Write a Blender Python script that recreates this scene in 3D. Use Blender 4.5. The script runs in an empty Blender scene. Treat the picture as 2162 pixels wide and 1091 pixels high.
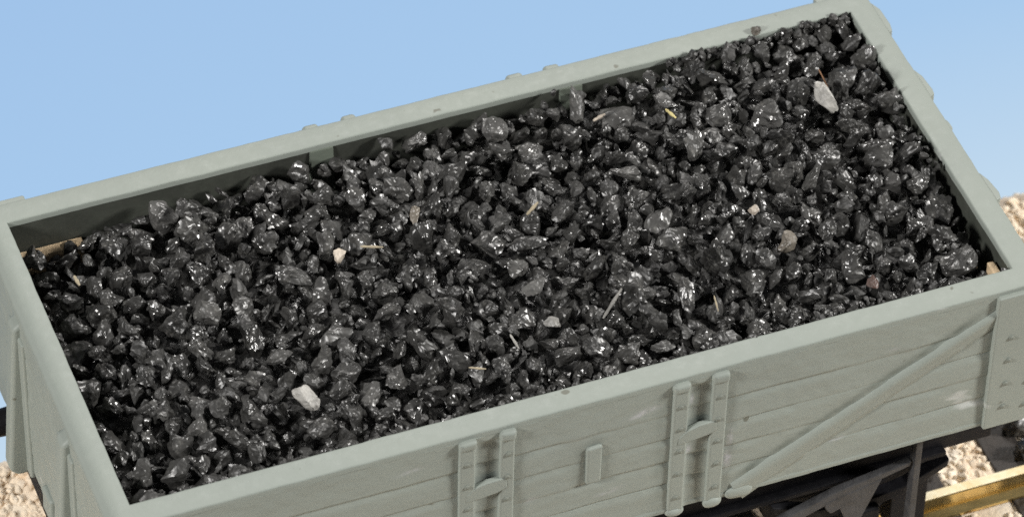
import bpy, bmesh, math, random
import numpy as np
from mathutils import Vector, Matrix, noise

# ---------------------------------------------------------------- basics
S = 0.01            # scene units per millimetre of the model
Z0 = 34.3           # rim of the wagon is z = 0 mm in the drawings below; the ballast is 34.3 mm lower
rng = random.Random(11)
scene = bpy.context.scene
COL = scene.collection


def P(x, y, z):
    return Vector((x * S, y * S, (z + Z0) * S))


def tag(o, label=None, cat=None, group=None, kind=None):
    if label: o['label'] = label
    if cat: o['category'] = cat
    if group: o['group'] = group
    if kind: o['kind'] = kind
    return o


def empty(name, x, y, z):
    o = bpy.data.objects.new(name, None)
    o.empty_display_size = 0.05
    o.location = P(x, y, z)
    COL.objects.link(o)
    return o


def link(name, me, mat, parent=None, loc=None):
    """me holds coordinates in scene units, absolute unless loc is given"""
    o = bpy.data.objects.new(name, me)
    if mat and not me.materials:
        me.materials.append(mat)
    COL.objects.link(o)
    if loc is not None:
        o.location = loc
    if parent is not None:
        o.parent = parent
        o.matrix_parent_inverse = Matrix.Translation(-world_loc(parent))
    return o


def world_loc(o):
    v = o.location.copy()
    while o.parent is not None:
        v = v + (o.matrix_parent_inverse.translation if o.parent else Vector())
        o = o.parent
        v = v + o.location
    return v


def mesh_from(name, verts, faces, sharp=35, absolute=True):
    me = bpy.data.meshes.new(name)
    if absolute:
        verts = [(x * S, y * S, (z + Z0) * S) for x, y, z in verts]
    else:
        verts = [(x * S, y * S, z * S) for x, y, z in verts]
    me.from_pydata(verts, [], faces)
    me.validate()
    me.update()
    finish(me, sharp)
    return me


def finish(me, sharp=35):
    me.polygons.foreach_set('use_smooth', [True] * len(me.polygons))
    if sharp:
        me.set_sharp_from_angle(angle=math.radians(sharp))
    me.update()


class MB:
    """collects bevelled boxes, prisms and tubes in millimetres"""

    def __init__(self):
        self.bm = bmesh.new()

    def _merge(self, b):
        me = bpy.data.meshes.new('tmp')
        b.to_mesh(me)
        b.free()
        self.bm.from_mesh(me)
        bpy.data.meshes.remove(me)
        return self

    def box(self, x0, x1, y0, y1, z0, z1, r=0.12, seg=3, wob=0.0):
        b = bmesh.new()
        bmesh.ops.create_cube(b, size=1.0)
        for v in b.verts:
            v.co = Vector(((x0 + x1) / 2 + v.co.x * (x1 - x0), (y0 + y1) / 2 + v.co.y * (y1 - y0), (z0 + z1) / 2 + v.co.z * (z1 - z0)))
        if r:
            bmesh.ops.bevel(b, geom=b.edges[:], offset=r, segments=seg, profile=0.5, affect='EDGES')
        return self._merge(b)

    def prism(self, poly, axis, a, c, r=0.08, seg=2):
        """poly of 2D points, extruded along axis from a to c. axis y: points are (x,z); x: (y,z); z: (x,y)"""
        b = bmesh.new()

        def q(p, t):
            return {'y': (p[0], t, p[1]), 'x': (t, p[0], p[1]), 'z': (p[0], p[1], t)}[axis]
        lo = [b.verts.new(q(p, a)) for p in poly]
        hi = [b.verts.new(q(p, c)) for p in poly]
        n = len(poly)
        b.faces.new(lo)
        b.faces.new(hi[::-1])
        for i in range(n):
            b.faces.new([lo[i], hi[i], hi[(i + 1) % n], lo[(i + 1) % n]])
        bmesh.ops.recalc_face_normals(b, faces=b.faces[:])
        if r:
            bmesh.ops.bevel(b, geom=b.edges[:], offset=r, segments=seg, profile=0.5, affect='EDGES')
        return self._merge(b)

    def tube(self, p0, p1, r0, r1=None, n=20, cap=0.0):
        r1 = r0 if r1 is None else r1
        b = bmesh.new()
        p0, p1 = Vector(p0), Vector(p1)
        d = (p1 - p0)
        bmesh.ops.create_cone(b, cap_ends=True, segments=n, radius1=r0, radius2=r1, depth=d.length)
        m = Matrix.Translation((p0 + p1) / 2) @ d.to_track_quat('Z', 'Y').to_matrix().to_4x4()
        bmesh.ops.transform(b, matrix=m, verts=b.verts[:])
        if cap:
            es = [e for e in b.edges if len(e.link_faces) == 2 and e.calc_face_angle(0) > 0.8]
            bmesh.ops.bevel(b, geom=es, offset=cap, segments=2, profile=0.5, affect='EDGES')
        return self._merge(b)

    def dome(self, c, rx, ry, rz, sub=3):
        b = bmesh.new()
        bmesh.ops.create_icosphere(b, subdivisions=sub, radius=1.0)
        for v in b.verts:
            v.co = Vector((c[0] + v.co.x * rx, c[1] + v.co.y * ry, c[2] + v.co.z * rz))
        return self._merge(b)

    def wobble(self, amp, scale, seed=0.0):
        for v in self.bm.verts:
            n = noise.noise_vector(v.co * scale + Vector((seed, seed * 1.7, -seed)))
            v.co += n * amp
        return self

    def build(self, name, mat, parent=None, wn=True, sharp=40):
        for v in self.bm.verts:
            v.co = Vector((v.co.x * S, v.co.y * S, (v.co.z + Z0) * S))
        me = bpy.data.meshes.new(name)
        self.bm.to_mesh(me)
        self.bm.free()
        finish(me, sharp)
        o = link(name, me, mat, parent)
        if wn:
            m = o.modifiers.new('weighted_normal', 'WEIGHTED_NORMAL')
            m.keep_sharp = True
        return o


# ---------------------------------------------------------------- materials
def new_mat(name):
    m = bpy.data.materials.new(name)
    m.use_nodes = True
    nt = m.node_tree
    nt.nodes.clear()
    out = nt.nodes.new('ShaderNodeOutputMaterial')
    b = nt.nodes.new('ShaderNodeBsdfPrincipled')
    nt.links.new(b.outputs[0], out.inputs[0])
    return m, nt, b


def node(nt, t, **kw):
    n = nt.nodes.new(t)
    for k, v in kw.items():
        if k.startswith('_'):
            setattr(n, k[1:], v)
        else:
            n.inputs[k.replace('__', ' ')].default_value = v
    return n


def ramp(nt, src, stops, interp='LINEAR'):
    r = nt.nodes.new('ShaderNodeValToRGB')
    r.color_ramp.interpolation = interp
    el = r.color_ramp.elements
    while len(el) < len(stops):
        el.new(0.5)
    for e, (p, c) in zip(el, stops):
        e.position = p
        e.color = (c[0], c[1], c[2], 1) if isinstance(c, (tuple, list)) else (c, c, c, 1)
    nt.links.new(src, r.inputs[0])
    return r.outputs[0]


def mixc(nt, fac, a, b, mode='MIX'):
    m = nt.nodes.new('ShaderNodeMix')
    m.data_type = 'RGBA'
    m.blend_type = mode
    for sock, v in ((m.inputs[0], fac), (m.inputs[6], a), (m.inputs[7], b)):
        if hasattr(v, 'is_output'):
            nt.links.new(v, sock)
        else:
            sock.default_value = v if isinstance(v, (int, float)) else (*v[:3], 1)
    return m.outputs[2]


def mathn(nt, op, a, b=0.0):
    m = nt.nodes.new('ShaderNodeMath')
    m.operation = op
    for i, v in enumerate((a, b)):
        if hasattr(v, 'is_output'):
            nt.links.new(v, m.inputs[i])
        else:
            m.inputs[i].default_value = v
    return m.outputs[0]


def coords(nt, jitter=False, scale=None):
    tc = nt.nodes.new('ShaderNodeTexCoord')
    v = tc.outputs['Object']
    if jitter:
        oi = nt.nodes.new('ShaderNodeObjectInfo')
        k = mathn(nt, 'MULTIPLY', oi.outputs['Random'], 37.0)
        a = nt.nodes.new('ShaderNodeVectorMath')
        a.operation = 'ADD'
        nt.links.new(v, a.inputs[0])
        nt.links.new(k, a.inputs[1])
        v = a.outputs[0]
    if scale:
        mp = nt.nodes.new('ShaderNodeMapping')
        mp.inputs['Scale'].default_value = scale
        nt.links.new(v, mp.inputs[0])
        v = mp.outputs[0]
    return v


def tex(nt, vec, scale, detail=4, rough=0.55, dist=0.0):
    n = nt.nodes.new('ShaderNodeTexNoise')
    n.inputs['Scale'].default_value = scale
    n.inputs['Detail'].default_value = detail
    n.inputs['Roughness'].default_value = rough
    n.inputs['Distortion'].default_value = dist
    nt.links.new(vec, n.inputs['Vector'])
    return n.outputs[0]


def bump(nt, b, h, strength, dist, prev=None):
    bp = nt.nodes.new('ShaderNodeBump')
    bp.inputs['Strength'].default_value = strength
    bp.inputs['Distance'].default_value = dist
    nt.links.new(h, bp.inputs['Height'])
    if prev is not None:
        nt.links.new(prev, bp.inputs['Normal'])
    nt.links.new(bp.outputs[0], b.inputs['Normal'])
    return bp.outputs[0]


def paint(name, base, dark, pale, rough=0.52, scuffs=True):
    """semi-matt model paint, mottled, with small scuffs and dirt specks"""
    m, nt, b = new_mat(name)
    v = coords(nt)
    big = tex(nt, v, 7, 5, 0.6)
    fine = tex(nt, v, 90, 4, 0.7)
    c = mixc(nt, ramp(nt, big, [(0.3, 0), (0.72, 1)]), base, dark)
    c = mixc(nt, ramp(nt, fine, [(0.35, 0.0), (0.75, 0.16)]), c, pale)
    if scuffs:
        sv = coords(nt, scale=(0.55, 1, 1.5))
        s = tex(nt, sv, 26, 3, 0.5, 0.3)
        c = mixc(nt, ramp(nt, s, [(0.70, 0), (0.76, 0.55)]), c, (0.55, 0.56, 0.55))
        k = tex(nt, v, 60, 2, 0.5)
        c = mixc(nt, ramp(nt, k, [(0.735, 0), (0.77, 0.7)]), c, (0.09, 0.085, 0.06))
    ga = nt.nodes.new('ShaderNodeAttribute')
    ga.attribute_name = 'grime_shade'
    c = mixc(nt, ga.outputs['Fac'], c, (0.125, 0.145, 0.128))  # dirt and the shade of the angles, both darkened in the colour
    gs = nt.nodes.new('ShaderNodeAttribute')
    gs.attribute_name = 'scuff'
    c = mixc(nt, gs.outputs['Fac'], c, (0.47, 0.47, 0.50))
    nt.links.new(c, b.inputs['Base Color'])
    nt.links.new(ramp(nt, fine, [(0.3, rough - 0.08), (0.7, rough + 0.1)]), b.inputs['Roughness'])
    b.inputs['Specular IOR Level'].default_value = 0.3
    n1 = bump(nt, b, tex(nt, v, 260, 3, 0.6), 0.18, 0.0012)
    bump(nt, b, tex(nt, v, 22, 3, 0.5), 0.12, 0.006, n1)
    return m


GREY = paint('grey_paint', (0.258, 0.285, 0.256), (0.240, 0.267, 0.244), (0.30, 0.322, 0.291))
GRIMY = paint('grimy_paint', (0.20, 0.215, 0.185), (0.13, 0.14, 0.12), (0.26, 0.27, 0.24))
INNER = paint('dark_inner_paint', (0.052, 0.057, 0.047), (0.026, 0.027, 0.024), (0.10, 0.105, 0.085), 0.6, False)  # darker paint tone for the inside faces
POST = paint('inner_post_paint', (0.135, 0.155, 0.125), (0.10, 0.118, 0.098), (0.17, 0.18, 0.15), 0.6, False)  # lighter tone than the lining, for the inner posts


def simple(name, col, rough=0.5, metal=0.0, nscale=60, var=0.35, bmp=0.3, bd=0.002, spec=0.5):
    m, nt, b = new_mat(name)
    v = coords(nt, True)
    n = tex(nt, v, nscale, 5, 0.65)
    c = mixc(nt, ramp(nt, n, [(0.3, 0), (0.7, 1)]), [x * (1 - var) for x in col], [min(1, x * (1 + var)) for x in col])
    nt.links.new(c, b.inputs['Base Color'])
    nt.links.new(ramp(nt, n, [(0.25, max(0.05, rough - 0.15)), (0.75, rough + 0.15)]), b.inputs['Roughness'])
    b.inputs['Metallic'].default_value = metal
    b.inputs['Specular IOR Level'].default_value = spec
    bump(nt, b, tex(nt, v, nscale * 2.5, 4, 0.6), bmp, bd)
    return m


BLACK = simple('black_plastic', (0.008, 0.008, 0.010), 0.6, 0, 60, 0.3, 0.3, 0.002, 0.15)
SLEEPER = simple('sleeper_brown', (0.034, 0.028, 0.024), 0.6, 0, 50, 0.5, 0.7, 0.004)
LIT_PLASTIC = simple('lit_black_plastic', (0.045, 0.045, 0.047), 0.5, 0, 60, 0.4, 0.5, 0.003, 0.3)  # lighter copy of black plastic; light on the brake gear painted in
STEEL = simple('wheel_steel', (0.32, 0.31, 0.30), 0.35, 1.0)
CARD = simple('cream_card', (0.62, 0.47, 0.30), 0.8, 0, 60, 0.35, 0.5, 0.004)


def brass_mat():
    m, nt, b = new_mat('brass')
    v = coords(nt, scale=(0.25, 1, 1))
    n = tex(nt, v, 60, 5, 0.7)
    c = mixc(nt, ramp(nt, n, [(0.35, 0), (0.65, 1)]), (0.70, 0.52, 0.21), (0.80, 0.62, 0.29))
    nt.links.new(c, b.inputs['Base Color'])
    b.inputs['Metallic'].default_value = 1.0
    nt.links.new(ramp(nt, n, [(0.3, 0.20), (0.75, 0.32)]), b.inputs['Roughness'])
    bump(nt, b, tex(nt, v, 60, 2, 0.5), 0.08, 0.002)
    return m


def rail_top_mat():
    m, nt, b = new_mat('worn_rail_top')
    v = coords(nt)
    n = tex(nt, v, 45, 5, 0.7, 0.5)
    c = mixc(nt, ramp(nt, n, [(0.40, 0), (0.62, 1)]), (0.78, 0.62, 0.34), (0.88, 0.80, 0.58))
    nt.links.new(c, b.inputs['Base Color'])
    b.inputs['Metallic'].default_value = 0.1
    b.inputs['Roughness'].default_value = 0.5
    bump(nt, b, n, 0.4, 0.003)
    return m


BRASS, RAILTOP = brass_mat(), rail_top_mat()


def coal_mat(name, lo, hi, warm=(1.0, 0.98, 0.93), rlo=0.2, rhi=0.6, dusty=0.5):
    m, nt, b = new_mat(name)
    v = coords(nt, True)
    oi = nt.nodes.new('ShaderNodeObjectInfo')
    n = tex(nt, v, 70, 5, 0.6, 0.4)
    f = tex(nt, v, 420, 4, 0.7)
    fac = mathn(nt, 'ADD', mathn(nt, 'MULTIPLY', n, 0.75), mathn(nt, 'MULTIPLY', oi.outputs['Random'], 0.35))
    c = mixc(nt, ramp(nt, fac, [(0.28, 0), (0.85, 1)]), [lo * w for w in warm], [hi * w for w in warm])
    # a dusty bloom of fine grey mineral in patches
    patch = mathn(nt, 'MULTIPLY', ramp(nt, f, [(0.46, 0), (0.70, 1)]), ramp(nt, tex(nt, v, 95, 3, 0.6), [(0.47, 0), (0.62, dusty)]))
    c = mixc(nt, patch, c, (0.20, 0.195, 0.18))
    nt.links.new(c, b.inputs['Base Color'])
    g = tex(nt, v, 60, 3, 0.6)
    nt.links.new(ramp(nt, g, [(0.38, rlo), (0.62, rhi)]), b.inputs['Roughness'])
    b.inputs['IOR'].default_value = 1.62
    n1 = bump(nt, b, tex(nt, v, 240, 2, 0.5), 0.10, 0.0016)
    bump(nt, b, tex(nt, v, 85, 2, 0.5, 0.8), 0.5, 0.006, n1)
    return m


COAL = coal_mat('coal', 0.007, 0.056, rlo=0.25, rhi=0.46)
COALDARK = coal_mat('coal_fine', 0.008, 0.036, rlo=0.26, rhi=0.58, dusty=0.3)
GREYCOAL = coal_mat('grey_coal', 0.03, 0.11, (1, 0.98, 0.93), rlo=0.22, rhi=0.5)
DUSTY = coal_mat('dusty_coal', 0.02, 0.085, (1, 0.98, 0.94), rlo=0.2, rhi=0.5)
PALE = coal_mat('pale_stone', 0.14, 0.44, (1.0, 0.97, 0.90), 0.3, 0.6, 0.1)
CREAM = coal_mat('cream_stone', 0.30, 0.72, (1.0, 0.87, 0.72), 0.35, 0.6, 0.0)
TAN = coal_mat('tan_stone', 0.05, 0.28, (1.0, 0.88, 0.72), 0.3, 0.6, 0.1)
RUST = coal_mat('rust_chip', 0.07, 0.16, (1.0, 0.55, 0.42), 0.4, 0.7, 0.1)
STRAW = simple('straw', (0.34, 0.29, 0.20), 0.6, 0, 60, 0.3)
YELLOW = simple('yellow_chip', (0.50, 0.43, 0.20), 0.6, 0, 60, 0.3)
HAIR = simple('brown_fibre', (0.24, 0.13, 0.07), 0.5, 0, 60, 0.2)


def ballast_mat():
    m, nt, b = new_mat('beige_ballast')
    v = coords(nt)
    n = tex(nt, v, 28, 4, 0.6)
    c = ramp(nt, n, [(0.25, (0.66, 0.52, 0.38)), (0.5, (0.80, 0.68, 0.53)), (0.75, (0.87, 0.80, 0.70))])
    nt.links.new(c, b.inputs['Base Color'])
    b.inputs['Roughness'].default_value = 0.75
    b.inputs['Subsurface Weight'].default_value = 0.0
    bump(nt, b, tex(nt, v, 130, 4, 0.6), 0.4, 0.004)
    return m


BALLAST = ballast_mat()

# ---------------------------------------------------------------- the wagon
L2, W2, T = 34.54, 15.0, 2.03       # half inner length, half inner width, wall thickness
XO, YO = L2 + 2.014, W2 + T         # outer half sizes 36.55, 17.03
H = 14.46
wagon = empty('open_wagon', 0, 0, -31.7)
tag(wagon, 'grey open goods wagon, a model railway truck, heaped with black coal', 'wagon')


def fbm(x, y, z, s, seed=0.0):
    return noise.fractal(Vector((x * s + seed, y * s - seed, z * s + 2 * seed)), 0.7, 2.0, 4)


def smooth(a, b, t):
    t = max(0.0, min(1.0, (t - a) / (b - a)))
    return t * t * (3 - 2 * t)


SEAMS = (-3.75, -6.45, -8.95, -11.45)
PLANK_OFF = (0.03, 0.0, 0.04, 0.01, 0.05)


def side_relief(x, z, seed):
    """how far the planked face stands out (mm) at x, z"""
    k = sum(1 for s in SEAMS if z < s + 0.05 * math.sin(x * 0.15 + seed))
    d = PLANK_OFF[k]
    for i, s in enumerate(SEAMS):
        zc = s + 0.05 * math.sin(x * 0.15 + seed)
        depth = 0.115 * (0.25 + 0.75 * smooth(-0.35, 0.25, fbm(x, i * 9, 0, 0.13, seed)))
        t = z - zc
        if t >= 0:
            d -= depth * math.exp(-(t / 0.13) ** 2)
        else:
            d -= depth * math.exp(-(t / 0.42) ** 2)
    for a, b in ((-9.05, -7.2), (7.7, 9.5)):
        d -= 0.20 * smooth(a - 0.15, a + 0.25, x) * (1 - smooth(b - 0.25, b + 0.15, x)) * (1 - smooth(-1.6, -1.0, z))
    d += 0.05 * fbm(x, 0, z, 0.25, seed) + 0.02 * fbm(x, 3, z, 0.9, seed)
    if z < -H + 0.4:
        d += 0.06
    return d


def side_grime_shade(x, z):
    """dirt wash and corner shade painted into the angles of the near-side ironwork"""
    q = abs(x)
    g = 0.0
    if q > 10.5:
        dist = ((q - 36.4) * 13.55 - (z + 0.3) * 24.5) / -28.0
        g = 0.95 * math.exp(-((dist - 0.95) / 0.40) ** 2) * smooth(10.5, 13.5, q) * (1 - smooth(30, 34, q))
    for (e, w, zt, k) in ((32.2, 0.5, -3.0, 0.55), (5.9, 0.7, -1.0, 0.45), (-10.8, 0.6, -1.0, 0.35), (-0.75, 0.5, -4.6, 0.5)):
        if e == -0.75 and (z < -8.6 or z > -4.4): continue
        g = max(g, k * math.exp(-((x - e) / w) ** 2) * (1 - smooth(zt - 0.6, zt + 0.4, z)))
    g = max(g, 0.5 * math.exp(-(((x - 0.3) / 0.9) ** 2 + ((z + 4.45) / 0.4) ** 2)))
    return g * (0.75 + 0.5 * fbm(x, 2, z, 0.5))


SCUFFS = [(11.25, -8.2, 0.16, 0.9, 0.9), (11.2, -10.3, 0.25, 0.75, 1.0), (4.4, -2.6, 0.85, 0.28, 0.55), (3.6, -2.9, 0.6, 0.2, 0.5), (18.6, -11.2, 0.8, 0.2, 0.7), (20.2, -11.5, 0.5, 0.14, 0.5),
          (24.2, -3.2, 0.4, 0.16, 0.4), (8.0, -2.9, 0.14, 0.55, 0.7), (8.0, -8.2, 0.2, 0.6, 0.6), (-14.0, -2.2, 0.9, 0.2, 0.3), (1.6, -10.4, 0.9, 0.2, 0.35), (-4.6, -9.0, 0.4, 0.25, 0.4)]


def side_scuff(x, z):
    """rubbed pale marks on the near side"""
    s = 0.0
    for (cx, cz, w, h, k) in SCUFFS:
        dx, dz = (x - cx) / w, (z - cz - 0.12 * (x - cx)) / h
        if dx * dx + dz * dz < 6:
            s = max(s, k * math.exp(-(dx * dx + dz * dz)) * (0.8 + 1.0 * fbm(x, 4, z, 2.2)))
    return s


def end_relief(y, z, seed):
    d = 0.07 * fbm(y, 0, z, 0.22, seed) + 0.035 * fbm(y, 5, z, 0.8, seed)
    for s in SEAMS:
        d -= 0.05 * math.exp(-((z - s) / 0.16) ** 2)
    if z > -0.9:            # soft shoulder up to the rim
        d -= 0.25 * ((z + 0.9) / 0.9) ** 2
    return d


def relief_wall(name, axis, u0, u1, z0, z1, outer, inner, relief, res, zres, zcut=None):
    """a wall slab whose outer face is a moulded relief. axis 'x': runs along x, faces -y or +y."""
    sgn = -1 if outer < 0 else 1
    nu, nz = int((u1 - u0) / res) + 1, int((z1 - z0) / zres) + 1
    us, zs = np.linspace(u0, u1, nu), np.linspace(z0, z1, nz)
    V, F = [], []

    def q(u, t, z):
        return (u, t, z) if axis == 'x' else (t, u, z)
    for z in zs:
        for u in us:
            V.append(q(u, outer + sgn * relief(u, z), z))
    for j in range(nz - 1):
        for i in range(nu - 1):
            a = j * nu + i
            F.append((a, a + 1, a + nu + 1, a + nu))
    # closing faces
    nb = len(V)
    for z in (zs[0], zs[-1]):
        for u in us:
            V.append(q(u, inner, z))
    top = (nz - 1) * nu
    for i in range(nu - 1):
        F.append((i, nb + i, nb + i + 1, i + 1))
        F.append((top + i, top + i + 1, nb + nu + i + 1, nb + nu + i))
    F.append([nb + i for i in range(nu)] + [nb + nu + i for i in range(nu - 1, -1, -1)])
    F.append([j * nu for j in range(nz)] + [nb + nu, nb])
    F.append([j * nu + nu - 1 for j in range(nz)] + [nb + 2 * nu - 1, nb + nu - 1])
    bm = bmesh.new()
    bv = [bm.verts.new(v) for v in V]
    for f in F:
        try:
            bm.faces.new([bv[i] for i in f])
        except ValueError:
            pass
    bmesh.ops.recalc_face_normals(bm, faces=bm.faces[:])
    me = bpy.data.meshes.new(name)
    for v in bm.verts:
        v.co = Vector((v.co.x * S, v.co.y * S, (v.co.z + Z0) * S))
    bm.to_mesh(me)
    bm.free()
    finish(me, 50)
    return link(name, me, GREY, wagon)


ZR = -0.55     # underside of the moulded top rail
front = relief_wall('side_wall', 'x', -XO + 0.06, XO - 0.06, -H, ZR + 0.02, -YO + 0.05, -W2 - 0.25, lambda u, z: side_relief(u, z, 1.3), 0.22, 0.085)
back = relief_wall('side_wall', 'x', -XO + 0.06, XO - 0.06, -H, ZR + 0.02, YO - 0.05, W2 + 0.25, lambda u, z: side_relief(u, z, 7.1), 0.5, 0.14)
left = relief_wall('end_wall', 'y', -W2 - 1.9, W2 + 1.9, -16.3, ZR + 0.02, -XO + 0.04, -L2 - 0.25, lambda u, z: end_relief(u, z, 3.3), 0.2, 0.16)
right = relief_wall('end_wall', 'y', -W2 - 1.9, W2 + 1.9, -14.5, ZR + 0.02, XO - 0.04, L2 + 0.25, lambda u, z: end_relief(u, z, 5.9), 0.4, 0.3)


# the dark lining inside (two long faces, two short faces), just inside the walls
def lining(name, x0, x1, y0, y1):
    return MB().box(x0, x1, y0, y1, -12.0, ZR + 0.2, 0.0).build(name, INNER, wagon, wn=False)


lining('lining', -L2 + 0.02, L2 - 0.02, W2 + 0.04, W2 + 0.5)
lining('lining', -L2 + 0.02, L2 - 0.02, -W2 - 0.5, -W2 - 0.04)
lining('lining', -L2 - 0.5, -L2 - 0.04, -W2 - 0.3, W2 + 0.3)
lining('lining', L2 + 0.04, L2 + 0.5, -W2 - 0.3, W2 + 0.3)
MB().box(-L2 - 0.4, L2 + 0.4, -W2 - 0.4, W2 + 0.4, -13.0, -12.2, 0).build('floor', INNER, wagon, wn=False)


# top rail: one moulded ring with softly rounded, slightly uneven edges
def top_rail():
    prof = []      # (outward fraction offset, z): cross-section from inner bottom round to outer bottom, w = 0 inner .. 1 outer
    r = 0.15
    prof.append((0.0, ZR, 0)); prof.append((0.0, -0.12, 0))
    for k in range(1, 4):
        a = k / 4 * math.pi / 2
        prof.append((0.12 * (1 - math.cos(a)) / T, -0.12 + 0.12 * math.sin(a), 0))
    prof.append((0.10, 0.0, 0)); prof.append((0.35, 0.03, 0)); prof.append((0.65, 0.03, 0))
    for k in range(0, 5):
        a = k / 4 * math.pi / 2
        prof.append((1 - (r * (1 - math.sin(a))) / T, -r * (1 - math.cos(a)), 1))
    prof.append((1.0, ZR, 1))
    m = len(prof)
    path = []      # points around: inner and outer corner pairs
    step = 0.5
    xs = np.linspace(-1, 1, int(2 * L2 / step) + 1)
    ys = np.linspace(-1, 1, int(2 * W2 / step) + 1)
    ring = [(t, -1) for t in xs] + [(1, t) for t in ys[1:]] + [(t, 1) for t in xs[::-1][1:]] + [(-1, t) for t in ys[::-1][1:-1]]
    V, F = [], []
    for (a, b) in ring:
        for (w, z, o) in prof:
            # mitre: every ring station scales from the inner to the outer rectangle
            x = a * (L2 + (XO - L2) * w)
            y = b * (W2 + (YO - W2) * w)
            e = 0.035 * fbm(x, y, 0, 0.35, 2.0) + 0.02 * fbm(x, y, 0, 1.6, 4.0)
            if abs(b) == 1: y += e * (1 if w > 0.5 else 0.8)
            if abs(a) == 1: x += e * (1 if w > 0.5 else 0.8)
            zz = z + (0.025 * fbm(x, y, 9, 0.5) if z > -0.3 else 0)
            if a == -1 and abs(b) < 0.999 and w > 0.6 and z > -0.5:     # left end is moulded rounder
                zz -= 0.42 * ((w - 0.6) / 0.4) ** 2
            V.append((x, y, zz))
    n = len(ring)
    for i in range(n):
        j = (i + 1) % n
        for k in range(m):
            l = (k + 1) % m
            F.append((i * m + k, j * m + k, j * m + l, i * m + l))
    bm = bmesh.new()
    bv = [bm.verts.new(P(*v)) for v in V]
    for f in F:
        bm.faces.new([bv[i] for i in f])
    bmesh.ops.recalc_face_normals(bm, faces=bm.faces[:])
    me = bpy.data.meshes.new('top_rail')
    bm.to_mesh(me)
    bm.free()
    finish(me, 45)
    return link('top_rail', me, GREY, wagon)


top_rail()
at = front.data.attributes.new('grime_shade', 'FLOAT', 'POINT')  # dirt wash plus painted corner shade along the ironwork
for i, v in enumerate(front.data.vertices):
    at.data[i].value = max(0.0, side_grime_shade(v.co.x / S, v.co.z / S - Z0))

at = front.data.attributes.new('scuff', 'FLOAT', 'POINT')
for i, v in enumerate(front.data.vertices):
    at.data[i].value = min(1.0, max(0.0, side_scuff(v.co.x / S, v.co.z / S - Z0)))

# straps, caps and rivets of the side
rivet_mesh = None


def rivet(parent, x, y, z, r=0.2, axis='y'):
    global rivet_mesh
    if rivet_mesh is None:
        bm = bmesh.new()
        bmesh.ops.create_icosphere(bm, subdivisions=2, radius=1.0)
        rivet_mesh = bpy.data.meshes.new('rivet')
        bm.to_mesh(rivet_mesh)
        bm.free()
        finish(rivet_mesh, 0)
        rivet_mesh.materials.append(GRIMY)
    o = bpy.data.objects.new('rivet', rivet_mesh)
    COL.objects.link(o)
    o.parent = parent
    o.matrix_parent_inverse = Matrix.Translation(-world_loc(parent))
    o.location = P(x, y, z)
    k = (r * S, 0.14 * S, r * S) if axis == 'y' else (0.14 * S, r * S, r * S)
    o.scale = k
    return o


def strap(x0, x1, sgn, bottom=-14.95, seed=0):
    yf = sgn * YO
    yo = yf + sgn * 0.24
    ya, yb = sorted((yf - sgn * 0.3, yo))
    o = MB().box(x0, x1, ya, yb, bottom + 0.15, -1.0, 0.24, 4).wobble(0.07, 0.6, seed).build('strap', GREY, wagon)
    c = (x0 + x1) / 2
    # rounded cap under the rail
    ya, yb = sorted((yf - sgn * 0.3, yf + sgn * (0.46 if sgn < 0 else 0.62)))
    MB().box(x0 - 0.02, x1 + 0.02, ya, yb, -1.35, -0.42 if sgn < 0 else -0.14, 0.3, 4).wobble(0.1, 1.1, seed + 3).build('cap', GREY, o)
    # swollen foot
    MB().dome((c, yf + sgn * 0.05, bottom + 0.4), (x1 - x0) * 0.6, 0.4, 0.5).wobble(0.08, 1.2, seed).build('foot', GREY, o)
    for k, z in enumerate((-2.9, -5.3, -7.7, -10.2, -12.8)):
        rivet(o, c + 0.05 * math.sin(k * 5 + seed), yo + sgn * 0.02, z, 0.23)
    return o


for sg in (-1, 1):
    for k, (a, b) in enumerate(((-10.35, -9.05), (-7.2, -6.0), (6.4, 7.7), (9.5, 10.8))):
        strap(a, b, sg, seed=k * 2.3 + sg)


def cross_plate(x0, x1, sgn):
    yf = sgn * YO
    pts = [(x0 - 0.75, -7.0), (x0 - 0.75, -6.2), (x0 - 0.1, -5.65), ((x0 + x1) / 2, -5.35), (x1 + 0.55, -5.35), (x1 + 0.6, -6.45), (x1 - 0.1, -6.75), (x0 + 0.3, -6.95)]
    ya, yb = sorted((yf - sgn * 0.2, yf + sgn * 0.30))
    return MB().prism(pts, 'y', ya, yb, 0.12, 3).wobble(0.05, 0.8, x0).build('hinge_plate', GREY, wagon)


for sg in (-1, 1):
    cross_plate(-9.05, -7.2, sg)
    cross_plate(7.7, 9.5, sg)
    # oval door-stop bar on the middle of the door
    ya, yb = sorted((sg * (YO - 0.2), sg * (YO + 0.24)))
    MB().box(-0.36, 0.93, ya, yb, -8.7, -4.8, 0.26, 4).wobble(0.07, 0.8, 5).build('door_stop', GREY, wagon)


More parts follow.
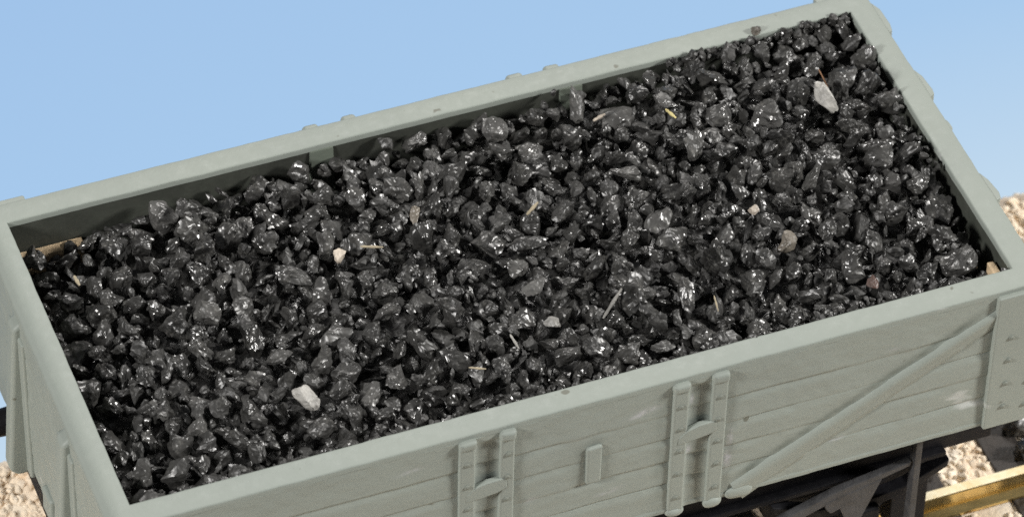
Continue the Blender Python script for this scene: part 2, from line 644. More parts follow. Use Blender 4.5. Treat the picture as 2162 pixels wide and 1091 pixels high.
def brace(sx, sgn):
    """an angle iron: steep narrow face above, a long shallow slope below"""
    a, b = Vector((sx * 36.4, -0.30)), Vector((sx * 11.9, -13.85))
    d = (b - a).normalized()
    n = Vector((-d.y, d.x))
    if n.y < 0: n = -n
    yf = sgn * YO
    V, F = [], []
    N = 60
    for i in range(N + 1):
        t = i / N
        c = a + (b - a) * t
        k = 0.75 + 0.45 * t
        h = 0.24 - 0.04 * t
        prof = [(0.70 * k, -0.25), (0.55 * k, 0.05), (0.30 * k, h * 0.75), (0.10, h), (-0.12, h * 0.97), (-0.5 * k, h * 0.62), (-1.0 * k, h * 0.25), (-1.35 * k, 0.02), (-1.5 * k, -0.25)]
        for (w, o) in prof:
            p = c + n * w
            e = 0.03 * fbm(p.x, 0, p.y, 0.6)
            V.append((p.x, yf + sgn * (o + e), p.y))
    m = len(prof)
    for i in range(N):
        for k in range(m - 1):
            F.append((i * m + k, i * m + k + 1, (i + 1) * m + k + 1, (i + 1) * m + k))
    F.append(tuple(range(m)))
    F.append(tuple(N * m + k for k in range(m))[::-1])
    for i in range(N):
        F.append((i * m, (i + 1) * m, (i + 1) * m + m - 1, i * m + m - 1))
    bm = bmesh.new()
    bv = [bm.verts.new(P(*v)) for v in V]
    for f in F:
        bm.faces.new([bv[i] for i in f])
    bmesh.ops.recalc_face_normals(bm, faces=bm.faces[:])
    me = bpy.data.meshes.new('brace')
    bm.to_mesh(me)
    bm.free()
    finish(me, 60)
    o = link('brace', me, GREY, wagon)
    MB().dome((sx * 12.3, yf + sgn * 0.0, -14.3), 1.1, 0.36, 0.75).wobble(0.12, 1.0, 2).build('foot', GREY, o)


def corner_plate(sx, sgn):
    x0, x1 = sorted((sx * 32.5, sx * (XO + 0.16)))
    yf = sgn * YO
    ya, yb = sorted((yf - sgn * 0.3, yf + sgn * (0.36 if sgn < 0 else 0.6)))
    o = MB().box(x0, x1, ya, yb, -14.75, -0.45 if sgn < 0 else -0.12, 0.16, 3).wobble(0.06, 0.5, 3 + sx).build('corner_plate', GREY, wagon)
    for z in (-4.95, -7.4, -9.95, -12.5):
        rivet(o, sx * 33.9, yf + sgn * (0.40 if sgn < 0 else 0.64), z, 0.22)
        rivet(o, sx * 35.75, yf + sgn * (0.40 if sgn < 0 else 0.64), z - 0.4, 0.22)


for sx in (-1, 1):
    for sg in (-1, 1):
        brace(sx, sg)
        corner_plate(sx, sg)


# end posts, tapering outwards towards the foot
def end_post(sx, y, zb):
    xf = sx * XO
    o = MB().prism([(xf - sx * 0.4, -0.9), (xf + sx * 0.55, -1.6), (xf + sx * 1.55, zb + 0.7), (xf + sx * 1.0, zb), (xf - sx * 0.4, zb)], 'y', y - 0.8, y + 0.8, 0.36, 4)
    o = o.wobble(0.08, 0.4, y).build('end_post', GREY, wagon)
    # low flange on either side
    MB().box(*sorted((xf - sx * 0.3, xf + sx * 0.22)), y - 1.75, y + 1.75, zb + 0.3, -2.4, 0.2, 3).wobble(0.06, 0.5, y).build('flange', GREY, o)
    return o


for y in (-6.0, 6.3):
    end_post(-1, y, -17.3)
    end_post(1, y, -16.4)
for a, b, p in ((15.6, 12.0, 0.50), (7.3, 4.2, 0.52), (-4.8, -7.9, 0.55), (1.4, 0.2, 0.18)):     # wedge-shaped bosses just under the right rim
    MB().prism([(XO - 0.3, a), (XO + 0.04, a), (XO + p * 0.75, a - (a - b) * 0.28), (XO + p, b + (a - b) * 0.22), (XO + p * 0.8, b + 0.1), (XO - 0.05, b - 0.1), (XO - 0.3, b)], 'z', -1.5, -0.1, 0.1, 3).wobble(0.08, 0.8, a).build('end_cap', GREY, wagon)
MB().box(-XO - 0.35, -XO + 0.3, -1.0, 1.0, -16.2, -13.8, 0.25, 3).wobble(0.1, 0.7, 4).build('coupling_plate', GREY, wagon)

# posts inside the long walls
for x in (-9.6, 10.9):
    MB().prism([(W2 + 0.3, -0.5), (W2 - 0.1, -0.5), (W2 - 1.0, -9.0), (W2 + 0.3, -9.0)], 'x', x - 0.95, x + 0.95, 0.1, 2).build('inner_post', POST, wagon)

# underframe
UB = -14.46
for sg in (-1, 1):
    ya, yb = sorted((sg * 13.4, sg * 12.6))
    o = MB().box(-35.6, 35.6, ya, yb, -20.6, UB + 0.02, 0.1, 2).build('solebar', BLACK, wagon)
    ya, yb = sorted((sg * 14.05, sg * 12.9))
    MB().box(-35.5, 31.5, ya, yb, -20.75, -20.2, 0.12, 2).build('flange', BLACK, o)
MB().box(-34.5, 34.5, -13.0, 13.0, -15.2, -14.3, 0.05, 1).build('underfloor', BLACK, wagon)
for sx in (-1, 1):
    x0, x1 = sorted((sx * 34.6, sx * 36.2))
    MB().box(x0, x1, -13.2, 13.2, -20.0, -14.6, 0.15, 2).build('headstock', BLACK, wagon)
    for sy in (-1, 1):
        b = MB().tube((sx * 36.2, sy * 11.5, -17.6), (sx * 39.2, sy * 11.5, -17.6), 1.15, 0.95, 20, 0.1).build('buffer', BLACK, wagon)
        MB().tube((sx * 39.1, sy * 11.5, -17.6), (sx * 39.9, sy * 11.5, -17.6), 2.1, 2.1, 28, 0.25).build('buffer_head', BLACK, b)
    MB().box(*sorted((sx * 36.0, sx * 38.4)), -0.4, 0.4, -17.8, -17.0, 0.15, 2).build('coupling_hook', BLACK, wagon)
# wheels, axles and axle guards
for sx in (-1, 1):
    MB().tube((sx * 24.2, -12.0, -25.4), (sx * 24.2, 12.0, -25.4), 0.9, 0.9, 16).build('axle', STEEL, wagon)
    for sy in (-1, 1):
        w = MB().tube((sx * 24.2, sy * 7.6, -25.4), (sx * 24.2, sy * 9.6, -25.4), 6.25, 6.25, 40, 0.12).build('wheel', BLACK, wagon)
        MB().tube((sx * 24.2, sy * 7.0, -25.4), (sx * 24.2, sy * 7.75, -25.4), 6.9, 6.9, 40, 0.15).build('tyre', STEEL, w)
        wx = sx * 24.2
        g = MB().prism([(wx - 6.6, -20.4), (wx + 6.6, -20.4), (wx + 5.2, -22.6), (wx + 2.6, -26.4), (wx + 2.4, -29.4), (wx - 2.4, -29.4), (wx - 2.6, -26.4), (wx - 5.2, -22.6)], 'y', *sorted((sy * 12.0, sy * 12.7)), 0.05, 1).build('axle_guard', BLACK, wagon)
        MB().box(sx * 24.2 - 1.6, sx * 24.2 + 1.6, *sorted((sy * 12.4, sy * 14.9)), -27.0, -23.6, 0.3, 3).build('axle_box', BLACK, g)
        MB().prism([(sx * 24.2 - 7.5, -20.9), (sx * 24.2 - 4, -22.6), (sx * 24.2, -23.3), (sx * 24.2 + 4, -22.6), (sx * 24.2 + 7.5, -20.9), (sx * 24.2 + 7.4, -21.7), (sx * 24.2 + 4, -23.5), (sx * 24.2, -24.3), (sx * 24.2 - 4, -23.5), (sx * 24.2 - 7.4, -21.7)], 'y', *sorted((sy * 13.2, sy * 14.3)), 0.12).build('leaf_spring', BLACK, g)
# brake gear on the near side
lev = MB().prism([(12.0, -23.7), (17.1, -20.85), (21.4, -19.35), (27.6, -18.2), (27.6, -18.65), (21.6, -20.25), (17.4, -21.85), (12.4, -24.7)], 'y', -15.7, -15.0, 0.12, 2).wobble(0.08, 0.5, 2).build('brake_lever', LIT_PLASTIC, wagon)
MB().prism([(20.4, -20.3), (25.2, -19.2), (24.4, -21.3), (23.3, -24.2), (22.6, -23.6), (21.8, -21.4), (21.0, -21.7), (20.6, -21.1)], 'y', -15.75, -15.1, 0.12, 2).build('bracket', LIT_PLASTIC, lev)
gd = MB().box(27.75, 28.3, -15.9, -15.0, -28.4, -14.6, 0.08, 2).build('lever_guard', LIT_PLASTIC, wagon)
MB().box(27.9, 31.0, -12.6, -9.6, -29.6, -20.4, 0.15, 2).build('brake_block', BLACK, wagon)
MB().box(27.7, 28.5, -15.6, -13.2, -16.0, -15.4, 0.08, 2).build('bracket', BLACK, gd)

# ---------------------------------------------------------------- track
for sy, lab in ((-1, 'brass rail in full light in front of the beige ballast patch'), (1, 'brass rail hidden in shade under the far side of the wagon')):
    c = sy * 8.68
    prof = [(-1.0, -34.0), (1.0, -34.0), (1.0, -33.75), (0.30, -33.45), (0.25, -32.7), (0.46, -32.45), (0.46, -31.85), (0.40, -31.76), (-0.40, -31.76), (-0.46, -31.85), (-0.46, -32.45), (-0.25, -32.7), (-0.30, -33.45), (-1.0, -33.75)]
    o = MB().prism([(c + a, z) for a, z in prof], 'x', -75, 75, 0.0).build('rail', BRASS, None, wn=False, sharp=20)
    tag(o, lab, 'rail', 'brass rails under the wagon')
    MB().box(-75, 75, c - 0.40, c + 0.40, -31.77, -31.70, 0.02, 1).build('rail_top', RAILTOP, o, wn=False)

for k in range(-8, 5):
    x = 34.4 + 7.85 * (k - 0)
    if abs(x) > 72: continue
    o = MB().box(x - 1.6, x + 1.6, -15.0, 15.0, -35.6, -34.02, 0.15, 2).wobble(0.15, 0.3, k).build('sleeper', SLEEPER)
    if k == 0:
        lab = 'dark brown sleeper below the brake lever guard, left of the beige ballast patch'
    elif k == 1:
        lab = 'dark brown sleeper right of the beige ballast patch, just past the wagon corner'
    elif k > 1:
        lab = 'dark brown sleeper out beyond the right end of the wagon'
    else:
        lab = 'dark brown sleeper hidden underneath the wagon'
    tag(o, lab, 'sleeper', 'sleepers under the track')

# ground board with a rough shoulder at the back
V, F = [], []
xs = np.arange(-90, 90.1, 1.5)
ysl = np.arange(-60, 22.6, 1.5)
for y in ysl:
    for x in xs:
        V.append((x, y, -34.38 + 0.2 * fbm(x, y, 0, 0.2)))
nx, ny = len(xs), len(ysl)
for j in range(ny - 1):
    for i in range(nx - 1):
        a = j * nx + i
        F.append((a, a + 1, a + nx + 1, a + nx))
b0 = len(V)
for i, x in enumerate(xs):
    V.append((x, 23.4 + 0.5 * fbm(x, 1, 1, 0.3), -38.0))
for i in range(nx - 1):
    F.append(((ny - 1) * nx + i, (ny - 1) * nx + i + 1, b0 + i + 1, b0 + i))
g = link('ground', mesh_from('ground', V, F, 0), BALLAST)
tag(g, kind='structure')


# ---------------------------------------------------------------- stones and coal
def lump_arrays(seed, sub=4, planes=11, ridge=0.2, rough=0.06, asp=(1.25, 1.0, 0.85), chip=False):
    r = random.Random(seed)
    bm = bmesh.new()
    bmesh.ops.create_icosphere(bm, subdivisions=sub, radius=1.0)
    pl = []
    if chip:
        hb = bmesh.new()
        for _ in range(planes):
            n = Vector((r.gauss(0, 1), r.gauss(0, 1), r.gauss(0, 1))).normalized()
            hb.verts.new(n * r.uniform(0.7, 1.15))
        for n in ((1, 1, 1), (-1, -1, 1), (-1, 1, -1), (1, -1, -1)):       # keeps the middle inside the hull
            hb.verts.new(Vector(n).normalized() * r.uniform(0.55, 0.85))
        bmesh.ops.convex_hull(hb, input=hb.verts[:])
        hb.normal_update()
        for fc in hb.faces:
            n, h = fc.normal.copy(), fc.normal.dot(fc.verts[0].co)
            if h < 0: n, h = -n, -h
            pl.append((n, max(0.18, h)))
        hb.free()
    else:
        for _ in range(planes):
            n = Vector((r.gauss(0, 1), r.gauss(0, 1), r.gauss(0, 1))).normalized()
            pl.append((n, r.uniform(0.55, 0.95)))
    off = Vector((r.uniform(-50, 50), r.uniform(-50, 50), r.uniform(-50, 50)))
    out = []
    for v in bm.verts:
        d = v.co.normalized()
        rad = 1.15
        for n, h in pl:
            c = n.dot(d)
            if c > 0.05:
                rad = min(rad, h / c)
        p = d * rad
        q = p * 1.3 + off
        w = p + noise.noise_vector(p * 0.9 + off) * (0.22 if chip else 0.32)           # bend the whole thing
        rd = 1.0 - abs(noise.noise(q * 1.15)) * 2.4                 # crests and scalloped hollows
        rd2 = 0.5 - abs(noise.noise(q * 2.7 + Vector((9, 4, 2)))) * 2.0
        f = noise.fractal(q * 4.2, 0.8, 2.1, 2)
        w += d * (ridge * rd + ridge * 0.45 * rd2 + rough * f)
        out.append(Vector((w.x * asp[0], w.y * asp[1], w.z * asp[2])))
    faces = [[v.index for v in f.verts] for f in bm.faces]
    bm.free()
    a = np.array([tuple(v) for v in out])
    a -= (a.max(0) + a.min(0)) / 2
    a /= np.abs(a).max()
    return a, faces


def rot_matrix(r, tilt=1.0):
    from mathutils import Euler
    return np.array(Euler((r.uniform(-1, 1) * 1.2 * tilt, r.uniform(-1, 1) * 1.2 * tilt, r.uniform(0, 6.283))).to_matrix())


# height of the coal, mm relative to the rim
BX = np.array([-34.5, -28, -20, -12, -6, 2, 8, 12, 20, 28, 34.5])
BZ = np.array([-3.2, -2.2, -1.5, -1.6, -1.2, -0.8, -0.6, -0.5, -0.3, -0.15, -0.15])
FX = np.array([-34.5, -25, 0, 20, 30, 34.5])
FZ = np.array([-2.0, -1.5, -1.3, -1.2, -1.6, -2.2])


def coal_h(x, y):
    t = (y + 15) / 30
    b, f = float(np.interp(x, BX, BZ)), float(np.interp(x, FX, FZ))
    h = f + (b - f) * t
    h += 1.3 * (1 - (y / 15) ** 2) * (1 - abs(x / 36) ** 4)
    hole = noise.noise(Vector((x * 0.33 + 7, y * 0.42, 1.5))) + 0.6 * noise.noise(Vector((x * 0.7, y * 0.8, 8.5)))
    return h + 0.45 * fbm(x, y, 0, 0.16, 3.0) - 1.5 * max(0.0, hole - 0.15) * (1 - max(abs(y / 15), abs(x / 34.5)) ** 6)


CAM = np.array((-95.314, -236.058, 256.884))
F_PX = 10194.55
RM = None


def cam_rows():
    rv = np.array((2.33460684, -0.421906977, 0.198992997))
    th = np.linalg.norm(rv)
    k = rv / th
    K = np.array([[0, -k[2], k[1]], [k[2], 0, -k[0]], [-k[1], k[0], 0]])
    return np.eye(3) + math.sin(th) * K + (1 - math.cos(th)) * K @ K


RM = cam_rows()
TR = np.array((-0.248098958, -0.994831811, 361.65744))
CAM = -RM.T @ TR


def photo_to_coal(u, v):
    """the point of the coal heap that a measurement taken off the photograph falls on"""
    d = RM.T @ np.array(((u - 1081) / F_PX, (v - 545.5) / F_PX, 1.0))
    z = 0.0
    for _ in range(12):
        p = CAM + d * (z - CAM[2]) / d[2]
        z = coal_h(max(-34, min(34, p[0])), max(-14.6, min(14.6, p[1])))
    return p[0], p[1], z


taken = []      # (x, y, r)


def free(x, y, r, k):
    for (a, b, c) in taken:
        dx, dy = a - x, b - y
        if dx * dx + dy * dy < (k * (r + c)) ** 2:
            return False
    return True


# --- lumps one would notice: (u, v, long, short in photo px, angle on the photo, material, planes, label, name, category)
LUMP = 'coal lump'
heroes = [
    (648, 853, 66, 46, 35, PALE, 'pale grey glossy oval stone among black coal, near the front rim', 'pale_stone', 'stone'),
    (1590, 458, 34, 23, -5, CREAM, 'small cream white pebble lying alone in the coal, right of centre', 'cream_pebble', 'pebble'),
    (717, 555, 44, 36, 90, CREAM, 'cream square chip against a grey shard, left of centre', 'cream_chip', 'chip'),
    (688, 525, 72, 46, 70, GREYCOAL, 'upright grey shard with the cream square chip against its right side', 'coal_lump', LUMP),
    (876, 466, 48, 27, 88, TAN, 'narrow upright tan stone lying above the middle of the load', 'tan_stone', 'stone'),
    (1738, 222, 80, 38, 58, PALE, 'long pale grey stone near the right rear corner', 'pale_stone', 'stone'),
    (1660, 522, 58, 42, -50, TAN, 'brownish streaked stone with a pale face, below the cream white pebble', 'tan_stone', 'stone'),
    (1216, 228, 86, 42, 80, GREYCOAL, 'tall pale grey coal piece standing near the rear wall inner post', 'coal_lump', LUMP),
    (1128, 616, 58, 48, -20, GREYCOAL, 'grey pyramid shaped coal piece at the centre of the load', 'coal_lump', LUMP),
    (440, 668, 66, 52, 25, GREYCOAL, 'round grey coal lump with a bright whitish end, left part of the load', 'coal_lump', LUMP),
    (1453, 636, 92, 44, 75, COAL, 'long upright black coal block with shiny facets, front right of centre', 'coal_lump', LUMP),
    (530, 716, 104, 78, 60, COAL, 'large black coal lump between the pale oval stone and the long ridged slab', 'coal_lump', LUMP),
    (1115, 522, 92, 50, -5, COAL, 'broad flat grey black coal slab with a two lobed outline at the centre', 'coal_lump', LUMP),
    (1465, 312, 78, 52, 75, GREYCOAL, 'smooth dull grey coal lump standing upright, rear right of centre', 'coal_lump', LUMP),
    (1530, 325, 64, 44, 10, COAL, 'rounded coal lump with wrinkled face beside the smooth dull grey one', 'coal_lump', LUMP),
    (1745, 345, 70, 50, 5, COAL, 'rounded coal lump below the long pale grey stone near the right rear corner', 'coal_lump', LUMP),
    (150, 655, 82, 56, 10, COAL, 'squarish coal block with glittering left side near the left rim', 'coal_lump', LUMP),
    (620, 590, 120, 40, 18, COAL, 'long ridged coal slab running left below the cream square chip', 'coal_lump', LUMP),
    (1320, 372, 84, 32, 5, GREYCOAL, 'flat pale grey coal flake lying level, upper middle of the load', 'coal_lump', LUMP),
    (1090, 575, 56, 44, 15, GREYCOAL, 'smooth pale grey rounded coal lump just above the pyramid shaped piece', 'coal_lump', LUMP),
    (1345, 205, 66, 48, 0, COAL, 'dusty grey black coal lump right of the tall pale grey piece', 'coal_lump', LUMP),
    (2020, 560, 92, 66, -30, COAL, 'big coal lump in the front right corner of the wagon', 'coal_lump', LUMP),
    (1165, 695, 42, 26, 0, PALE, 'small pale stone near the front rim, right of the middle', 'pale_stone', 'stone'),
    (1715, 385, 70, 30, -60, GREYCOAL, 'slanting grey coal shard in the right half of the load', 'coal_lump', LUMP),
    (360, 590, 50, 60, 20, COAL, 'rounded coal lump in the left half, right of the squarish block', 'coal_lump', LUMP),
    (1840, 612, 36, 26, 60, RUST, 'rusty red chip against the front rim, right half of the load', 'rusty_chip', 'chip'),
]

MMPX = 28.19
for i, (u, v, lg, sh, ang, mat, label, name, cat) in enumerate(heroes):
    x, y, z = photo_to_coal(u, v)
    dark = mat in (COAL, GREYCOAL, TAN)
    a, f = lump_arrays(500 + i, 4, 8 if dark else 12, 0.14 if dark else 0.07, 0.04, (1, 1, 1), dark)
    # measured extents: along the photo direction 'ang', across it, and a thickness between the two
    l, s = lg / MMPX / 2, sh / MMPX / 2
    dirx, diry, dirz = RM[0], RM[1], RM[2]
    ca, sa = math.cos(math.radians(ang)), math.sin(math.radians(ang))
    e1 = ca * dirx + sa * diry
    e2 = -sa * dirx + ca * diry
    B = np.stack([e1 * l, e2 * s, dirz * (s * 0.95)], 1)
    pts = a @ B.T
    me = mesh_from(name, pts.tolist(), f, 20, absolute=False)
    me.materials.append(mat)
    o = bpy.data.objects.new(name, me)
    COL.objects.link(o)
    o.location = P(x, y, z + (0.4 if dark else 0.75))
    grp = 'coal lumps heaped in the wagon' if cat == LUMP else None
    tag(o, label, cat, grp)
    taken.append((x, y, (l + s) / 2 * (1.1 if dark else 1.25) + 0.1))

# --- dart throwing for the rest of the top layer
cand = []
sizes = []
for _ in range(5600):
    sizes.append(min(1.0, max(0.33, rng.lognormvariate(-0.50, 0.20))))
sizes.sort(key=lambda q: -q * rng.uniform(0.6, 1.4))
for r in sizes:
    for _ in range(24):
        x, y = rng.uniform(-34.0, 34.1), rng.uniform(-14.6, 14.5)
        if abs(x) > 34.3 - 0.8 * r or y > 14.7 - 0.75 * r or y < -14.9 + 0.75 * r:
            continue
        if x < -33.6 and y > 13.6 or x < -30.0 and y > 14.25:
            continue
        if free(x, y, r, 0.95 if r > 0.5 else 0.86):
            taken.append((x, y, r))
            cand.append((x, y, r))
            break
cand.sort(key=lambda c: -c[2])
N_IND = 300 - sum(1 for h in heroes if h[8] == LUMP)
LIB = []
for k in range(44):
    r = random.Random(900 + k)
    asp = (1.0, r.uniform(0.6, 0.95), r.uniform(0.5, 0.9))
    a, f = lump_arrays(60 + k, 4, r.randint(5, 9), r.uniform(0.08, 0.24), r.uniform(0.02, 0.05), asp, True)
    me = mesh_from('coal_lump', a.tolist(), f, 17, absolute=False)
    me.materials.append(DUSTY if k % 6 == 5 else COAL)
    LIB.append(me)
base = bpy.data.objects.new('coal_lump', LIB[0])
tag(base, 'black coal lump of ordinary shape in the heaped wagon load', LUMP, 'coal lumps heaped in the wagon')
for i, (x, y, r) in enumerate(cand[:N_IND]):
    o = base if i == 0 else base.copy()
    o.data = LIB[i % len(LIB)]
    if (i % len(LIB)) % 6 == 5:
        o['label'] = 'dusty grey coal lump of ordinary shape in the heaped wagon load'
    COL.objects.link(o)
    m = Matrix(rot_matrix(rng).tolist())
    o.rotation_euler = m.to_euler()
    k = r * rng.uniform(1.18, 1.5)
    o.scale = (k, k, k)
    o.location = P(x, y, coal_h(x, y) - 0.25 * r + rng.uniform(-1.1, 0.6))

# --- the rest of the heap: one mass
SM = [lump_arrays(2000 + k, 3, 5 + k % 4, 0.17, 0.03, (1.0, 0.5 + 0.45 * (k % 5) / 5, 0.4 + 0.45 * (k % 3) / 3), True) for k in range(30)]
TINY = [lump_arrays(3000 + k, 2, 8, 0.15, 0.05, (1.0, 0.7, 0.6)) for k in range(10)]


class Heap:
    def __init__(self):
        self.v, self.f, self.n = [], [], 0

    def add(self, lump, rot, k, loc):
        a, f = lump
        p = (a * k) @ rot.T + np.array(loc)
        self.v.append(p)
        self.f.extend([[i + self.n for i in q] for q in f])
        self.n += len(a)

    def build(self, name, mat, sharp=20):
        v = np.concatenate(self.v)
        me = mesh_from(name, v.tolist(), self.f, sharp)
        return link(name, me, mat)


heap = Heap()
for (x, y, r) in cand[N_IND:]:
    heap.add(rng.choice(SM), rot_matrix(rng), r * rng.uniform(1.18, 1.45), (x, y, coal_h(x, y) - 0.25 * r + rng.uniform(-1.5, 0.35)))
# lower layers filling the gaps
gx = np.arange(-33.6, 33.7, 1.75)
gy = np.arange(-14.2, 14.3, 1.75)
for x in gx:
    for y in gy:
        if x < -32.6 and y > 12.5: continue
        r = rng.uniform(0.8, 1.35)
        heap.add(rng.choice(SM), rot_matrix(rng), r, (x + rng.uniform(-.45, .45), y + rng.uniform(-.45, .45), coal_h(x, y) - rng.uniform(2.7, 3.8)))
for _ in range(350):
    x, y = rng.uniform(-34.2, 34.3), rng.uniform(-14.8, 14.7)
    if x < -32.8 and y > 12.8: continue
    edge = max(abs(x) / 34.5, abs(y) / 15)
    zz = coal_h(x, y) + (rng.uniform(-1.2, 0.2) if edge < 0.94 else rng.uniform(-1.0, 0.5))
    heap.add(rng.choice(TINY), rot_matrix(rng), rng.uniform(0.14, 0.42), (x, y, zz))
# crumbs packed along the rims
for _ in range(520):
    x = rng.uniform(-33, 34.2)
    y = -14.95 + abs(rng.gauss(0, 0.35))
    heap.add(rng.choice(TINY), rot_matrix(rng), rng.uniform(0.14, 0.45), (x, y, rng.uniform(-1.1, -0.2) if x > -10 else rng.uniform(-1.6, -0.5)))
for _ in range(36):
    y = rng.uniform(-4, 14.5)
    heap.add(rng.choice(TINY), rot_matrix(rng), rng.uniform(0.15, 0.5), (34.1 - abs(rng.gauss(0, 0.45)), y, rng.uniform(-0.9, -0.2)))
for _ in range(120):
    x = rng.uniform(19, 34.2)
    heap.add(rng.choice(TINY), rot_matrix(rng), rng.uniform(0.15, 0.5), (x, 14.9 - abs(rng.gauss(0, 0.35)), rng.uniform(-0.9, 0.0)))
o = heap.build('coal_rubble', COALDARK)
tag(o, 'smaller black coal pieces and crumbs filling the gaps of the load', 'coal', kind='stuff')

# dark bed below all of it
V, F = [], []
xs, ysl = np.arange(-34.3, 34.4, 0.7), np.arange(-14.7, 14.8, 0.7)
for y in ysl:
    for x in xs:
        V.append((x, y, coal_h(x, y) - 3.3 + 0.5 * fbm(x, y, 0, 0.7)))
nx, ny = len(xs), len(ysl)
for j in range(ny - 1):
    for i in range(nx - 1):
        a = j * nx + i
        F.append((a, a + 1, a + nx + 1, a + nx))
o = link('coal_dust', mesh_from('coal_dust', V, F, 0), COALDARK)
tag(o, 'black coal dust at the bottom of the load', 'coal dust', kind='stuff')

# cream card under the load, bare in the rear left corner
o = MB().box(-34.45, -29.0, 14.0, 14.94, -5.2, -3.4, 0.1, 2).wobble(0.25, 0.5, 3).build('cream_card', CARD)
tag(o, 'cream card base showing bare in the rear left corner of the wagon', 'card')
o = MB().box(33.75, 34.4, -14.7, -12.4, -4.5, -1.55, 0.15, 2).wobble(0.3, 0.6, 8).build('card_edge', CARD)
tag(o, 'brown frayed card edge showing between coal and right wall at the front', 'card')


# splinters and fibres
def splinter(u, v, lg, wd, ang, mat, label, name='splinter', cat='splinter', lift=0.9, bend=0.0):
    x, y, z = photo_to_coal(u, v)
    z += lift
    c = CAM + (np.array((x, y, z - lift)) - CAM) * 0.9965
    ca, sa = math.cos(math.radians(ang)), math.sin(math.radians(ang))
    e1, e2 = ca * RM[0] + sa * RM[1], -sa * RM[0] + ca * RM[1]
    n = 7
    pts, F = [], []
    for i in range(n):
        t = i / (n - 1) * 2 - 1
        w = wd / MMPX / 2.7 * (1 - 0.55 * abs(t) ** 3) * (1 + 0.2 * math.sin(i * 2.3))
        p = c + e1 * t * lg / MMPX / 2 + e2 * bend / MMPX * (t * t)
        for q in range(6):
            an = q / 6 * 2 * math.pi
            pts.append(p + e2 * w * math.cos(an) + RM[2] * w * 0.8 * math.sin(an))
    for i in range(n - 1):
        for q in range(6):
            F.append((i * 6 + q, i * 6 + (q + 1) % 6, (i + 1) * 6 + (q + 1) % 6, (i + 1) * 6 + q))
    F.append(tuple(range(6))[::-1])
    F.append(tuple((n - 1) * 6 + q for q in range(6)))
    o = link(name, mesh_from(name, [tuple(p) for p in pts], F, 50), mat)
    return tag(o, label, cat)


splinter(785, 521, 48, 8, 2, STRAW, 'straw coloured splinter lying level right of the cream square chip')
splinter(1293, 640, 74, 10, -58, PALE, 'long pale sliver leaning up to the right, right of the pyramid shaped piece', 'pale_sliver', 'sliver')
splinter(1086, 720, 34, 7, 58, PALE, 'short pale sliver near the front rim below the pyramid shaped piece', 'pale_sliver', 'sliver')
splinter(1008, 777, 36, 6, 5, STRAW, 'thin level straw bit near the front rim at the middle')
splinter(1738, 165, 44, 4, 62, HAIR, 'fine brown hair standing out near the right rear corner', 'brown_hair', 'hair', 1.4)
splinter(1416, 240, 30, 9, 40, YELLOW, 'yellow forked flake in the rear half, right of centre', 'yellow_flake', 'flake')
splinter(1124, 440, 36, 10, -48, STRAW, 'cream bent splinter above the broad flat slab at the centre')
splinter(162, 592, 24, 10, 60, STRAW, 'cream flake near the left rim', 'cream_flake', 'flake')
splinter(1265, 248, 30, 10, -30, CREAM, 'whitish flake right of the tall pale grey coal piece', 'white_flake', 'flake')
splinter(1512, 640, 34, 5, 75, STRAW, 'upright pale fibre right of the long upright coal block', 'fibre', 'fibre')

# a crumb stuck on the rear rail
a, f = lump_arrays(77, 3, 9, 0.2, 0.1)
me = mesh_from('crumb', (a * 0.42).tolist(), f, 40, absolute=False)
me.materials.append(TAN)
o = bpy.data.objects.new('crumb', me)
COL.objects.link(o)
o.location = P(26.6, 15.35, 0.25)
tag(o, 'tan crumb stuck on the rear rim towards the right', 'crumb')

# coal spilt on the sleeper at the right
for i, (x, y, r) in enumerate(((44.4, -3.0, 1.5), (43.4, -5.3, 1.1), (45.8, -0.6, 1.7), (46.4, -4.2, 1.3), (44.6, 1.2, 1.3), (47.6, -2.0, 1.4), (43.2, -0.6, 0.9), (35.2, -4.6, 0.7), (34.6, -3.2, 0.6), (34.2, -5.6, 0.6))):
    o = bpy.data.objects.new('spilt_coal_lump', LIB[(i * 7 + 3) % len(LIB)])
    COL.objects.link(o)
    o.scale = (r, r, r)
    o.rotation_euler = (i * 1.3, i * 0.7, i * 2.1)
    o.location = P(x, y, -34.0 + r * 0.45)
    tag(o, 'spilt coal lump lying on the track at the right end of the wagon' if i < 7 else 'small spilt coal lump on the sleeper left of the ballast patch', LUMP, 'coal spilt on the track' if i < 7 else 'small coal spilt on the sleeper')

# ballast
bal = Heap()
BS = [lump_arrays(4000 + k, 3 if k < 6 else 2, 12, 0.10, 0.05, (1.0, 0.9, 0.75)) for k in range(12)]
for _ in range(26000):
    x, y = rng.uniform(-62, 66), rng.uniform(-30, 23.2)
    near = (x > 30 and -8 < y < 3) or (y > 12 and (x < -28 or x > 38)) or (x < -28 and y > 0)
    if not near and rng.random() < 0.72: continue
    k = rng.uniform(0.36, 0.6)
    onsl = abs(((x - 34.4) / 7.85 + 0.5) % 1 - 0.5) * 7.85 < 1.75 and abs(y) < 15.3
    if onsl or abs(abs(y) - 8.68) < 1.3: continue
    heap_z = -34.52 + rng.uniform(-0.07, 0.07) + (rng.uniform(0, 0.5) if y > 18 else 0)
    if y > 21.5: heap_z -= (y - 21.5) * 0.9
    bal.add(BS[rng.randrange(12)], rot_matrix(rng), k, (x, y, heap_z))
o = bal.build('ballast', BALLAST, 60)
tag(o, 'beige ballast stones round the track', 'ballast', kind='stuff')

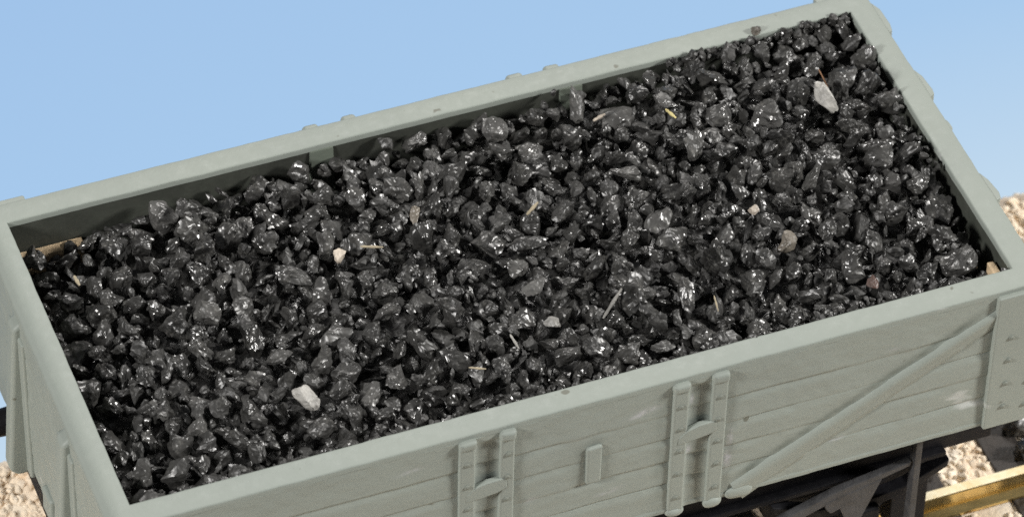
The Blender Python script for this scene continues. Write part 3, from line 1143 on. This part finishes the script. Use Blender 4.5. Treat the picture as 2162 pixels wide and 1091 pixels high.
# ---------------------------------------------------------------- pale blue backdrop board, given a glow, curved, behind and below
m, nt, b = new_mat('backdrop_glow')  # emission added to the painted board
nt.nodes.remove(b)
out = [n for n in nt.nodes if n.type == 'OUTPUT_MATERIAL'][0]
em = nt.nodes.new('ShaderNodeEmission')
tc = nt.nodes.new('ShaderNodeTexCoord')
sep = nt.nodes.new('ShaderNodeSeparateXYZ')
nt.links.new(tc.outputs['Object'], sep.inputs[0])
SKY_LO, SKY_HI = -1.62, -0.50
mr = nt.nodes.new('ShaderNodeMapRange')
mr.inputs['From Min'].default_value = SKY_LO
mr.inputs['From Max'].default_value = SKY_HI
nt.links.new(sep.outputs['Z'], mr.inputs['Value'])


def lin(c):
    return tuple(((v / 255 + 0.055) / 1.055) ** 2.4 if v > 10 else v / 255 / 12.92 for v in c)


col = ramp(nt, mr.outputs[0], [(0.0, lin((214, 234, 245))), (0.2, lin((199, 221, 238))), (0.55, lin((168, 202, 236))), (1.0, lin((157, 192, 232)))])
nt.links.new(col, em.inputs[0])
em.inputs[1].default_value = 1.0
nt.links.new(em.outputs[0], out.inputs[0])
SKYM = m
V, F = [], []
n = 48
for i in range(n + 1):
    cx = -62 + 260 * i / n
    cy = 112 - 0.0006 * (cx - 45) ** 2
    for z in (-260, -160, -120, -80, -40, -5):
        V.append((cx, cy, z))
for i in range(n):
    for k in range(5):
        a = i * 6 + k
        F.append((a, a + 6, a + 7, a + 1))
me = bpy.data.meshes.new('sky_board')
me.from_pydata([tuple(P(*v) - Vector((0, 0, Z0 * S))) for v in V], [], F)
me.materials.append(SKYM)
finish(me, 0)
o = bpy.data.objects.new('sky_board', me)
o.location = (0, 0, Z0 * S)
COL.objects.link(o)
tag(o, kind='structure')

# ---------------------------------------------------------------- light
w = bpy.data.worlds.new('World')
scene.world = w
w.use_nodes = True
bg = w.node_tree.nodes['Background']
bg.inputs[0].default_value = (0.95, 0.97, 1.0, 1)
bg.inputs[1].default_value = 0.10


def softbox(name, loc, size, power, color, target=(0, 0, 0.3)):
    d = bpy.data.lights.new(name, 'AREA')
    d.shape = 'RECTANGLE'
    d.size, d.size_y = size
    d.energy = power
    d.color = color
    o = bpy.data.objects.new(name, d)
    o.location = loc
    o.rotation_euler = (Vector(target) - Vector(loc)).to_track_quat('-Z', 'Y').to_euler()
    COL.objects.link(o)
    return o


softbox('key_lamp', (1.6, 3.8, 4.6), (1.5, 1.5), 185, (1.0, 0.97, 0.93))
softbox('right_lamp', (5.0, -2.2, 3.4), (0.9, 0.9), 500, (1.0, 0.98, 0.94))
softbox('left_lamp', (-4.9, -1.5, 3.3), (0.9, 0.9), 350, (1.0, 0.98, 0.95))

# ---------------------------------------------------------------- camera
cam_d = bpy.data.cameras.new('camera')
cam = bpy.data.objects.new('camera', cam_d)
COL.objects.link(cam)
scene.camera = cam
R3 = Matrix([[RM[0][i], -RM[1][i], -RM[2][i]] for i in range(3)])
mw = R3.to_4x4()
mw.translation = P(*CAM)
cam.matrix_world = mw
cam_d.sensor_fit = 'HORIZONTAL'
cam_d.sensor_width = 36
cam_d.lens = 36 * F_PX / 2162
cam_d.clip_start = 0.05
cam_d.clip_end = 200
cam_d.dof.use_dof = True
cam_d.dof.focus_distance = 3.60
cam_d.dof.aperture_fstop = 8.5

scene.view_settings.view_transform = 'Standard'
scene.view_settings.look = 'None'
scene.view_settings.gamma = 1
scene.view_settings.exposure = 0
scene.cycles.use_denoising = False
scene.cycles.max_bounces = 6
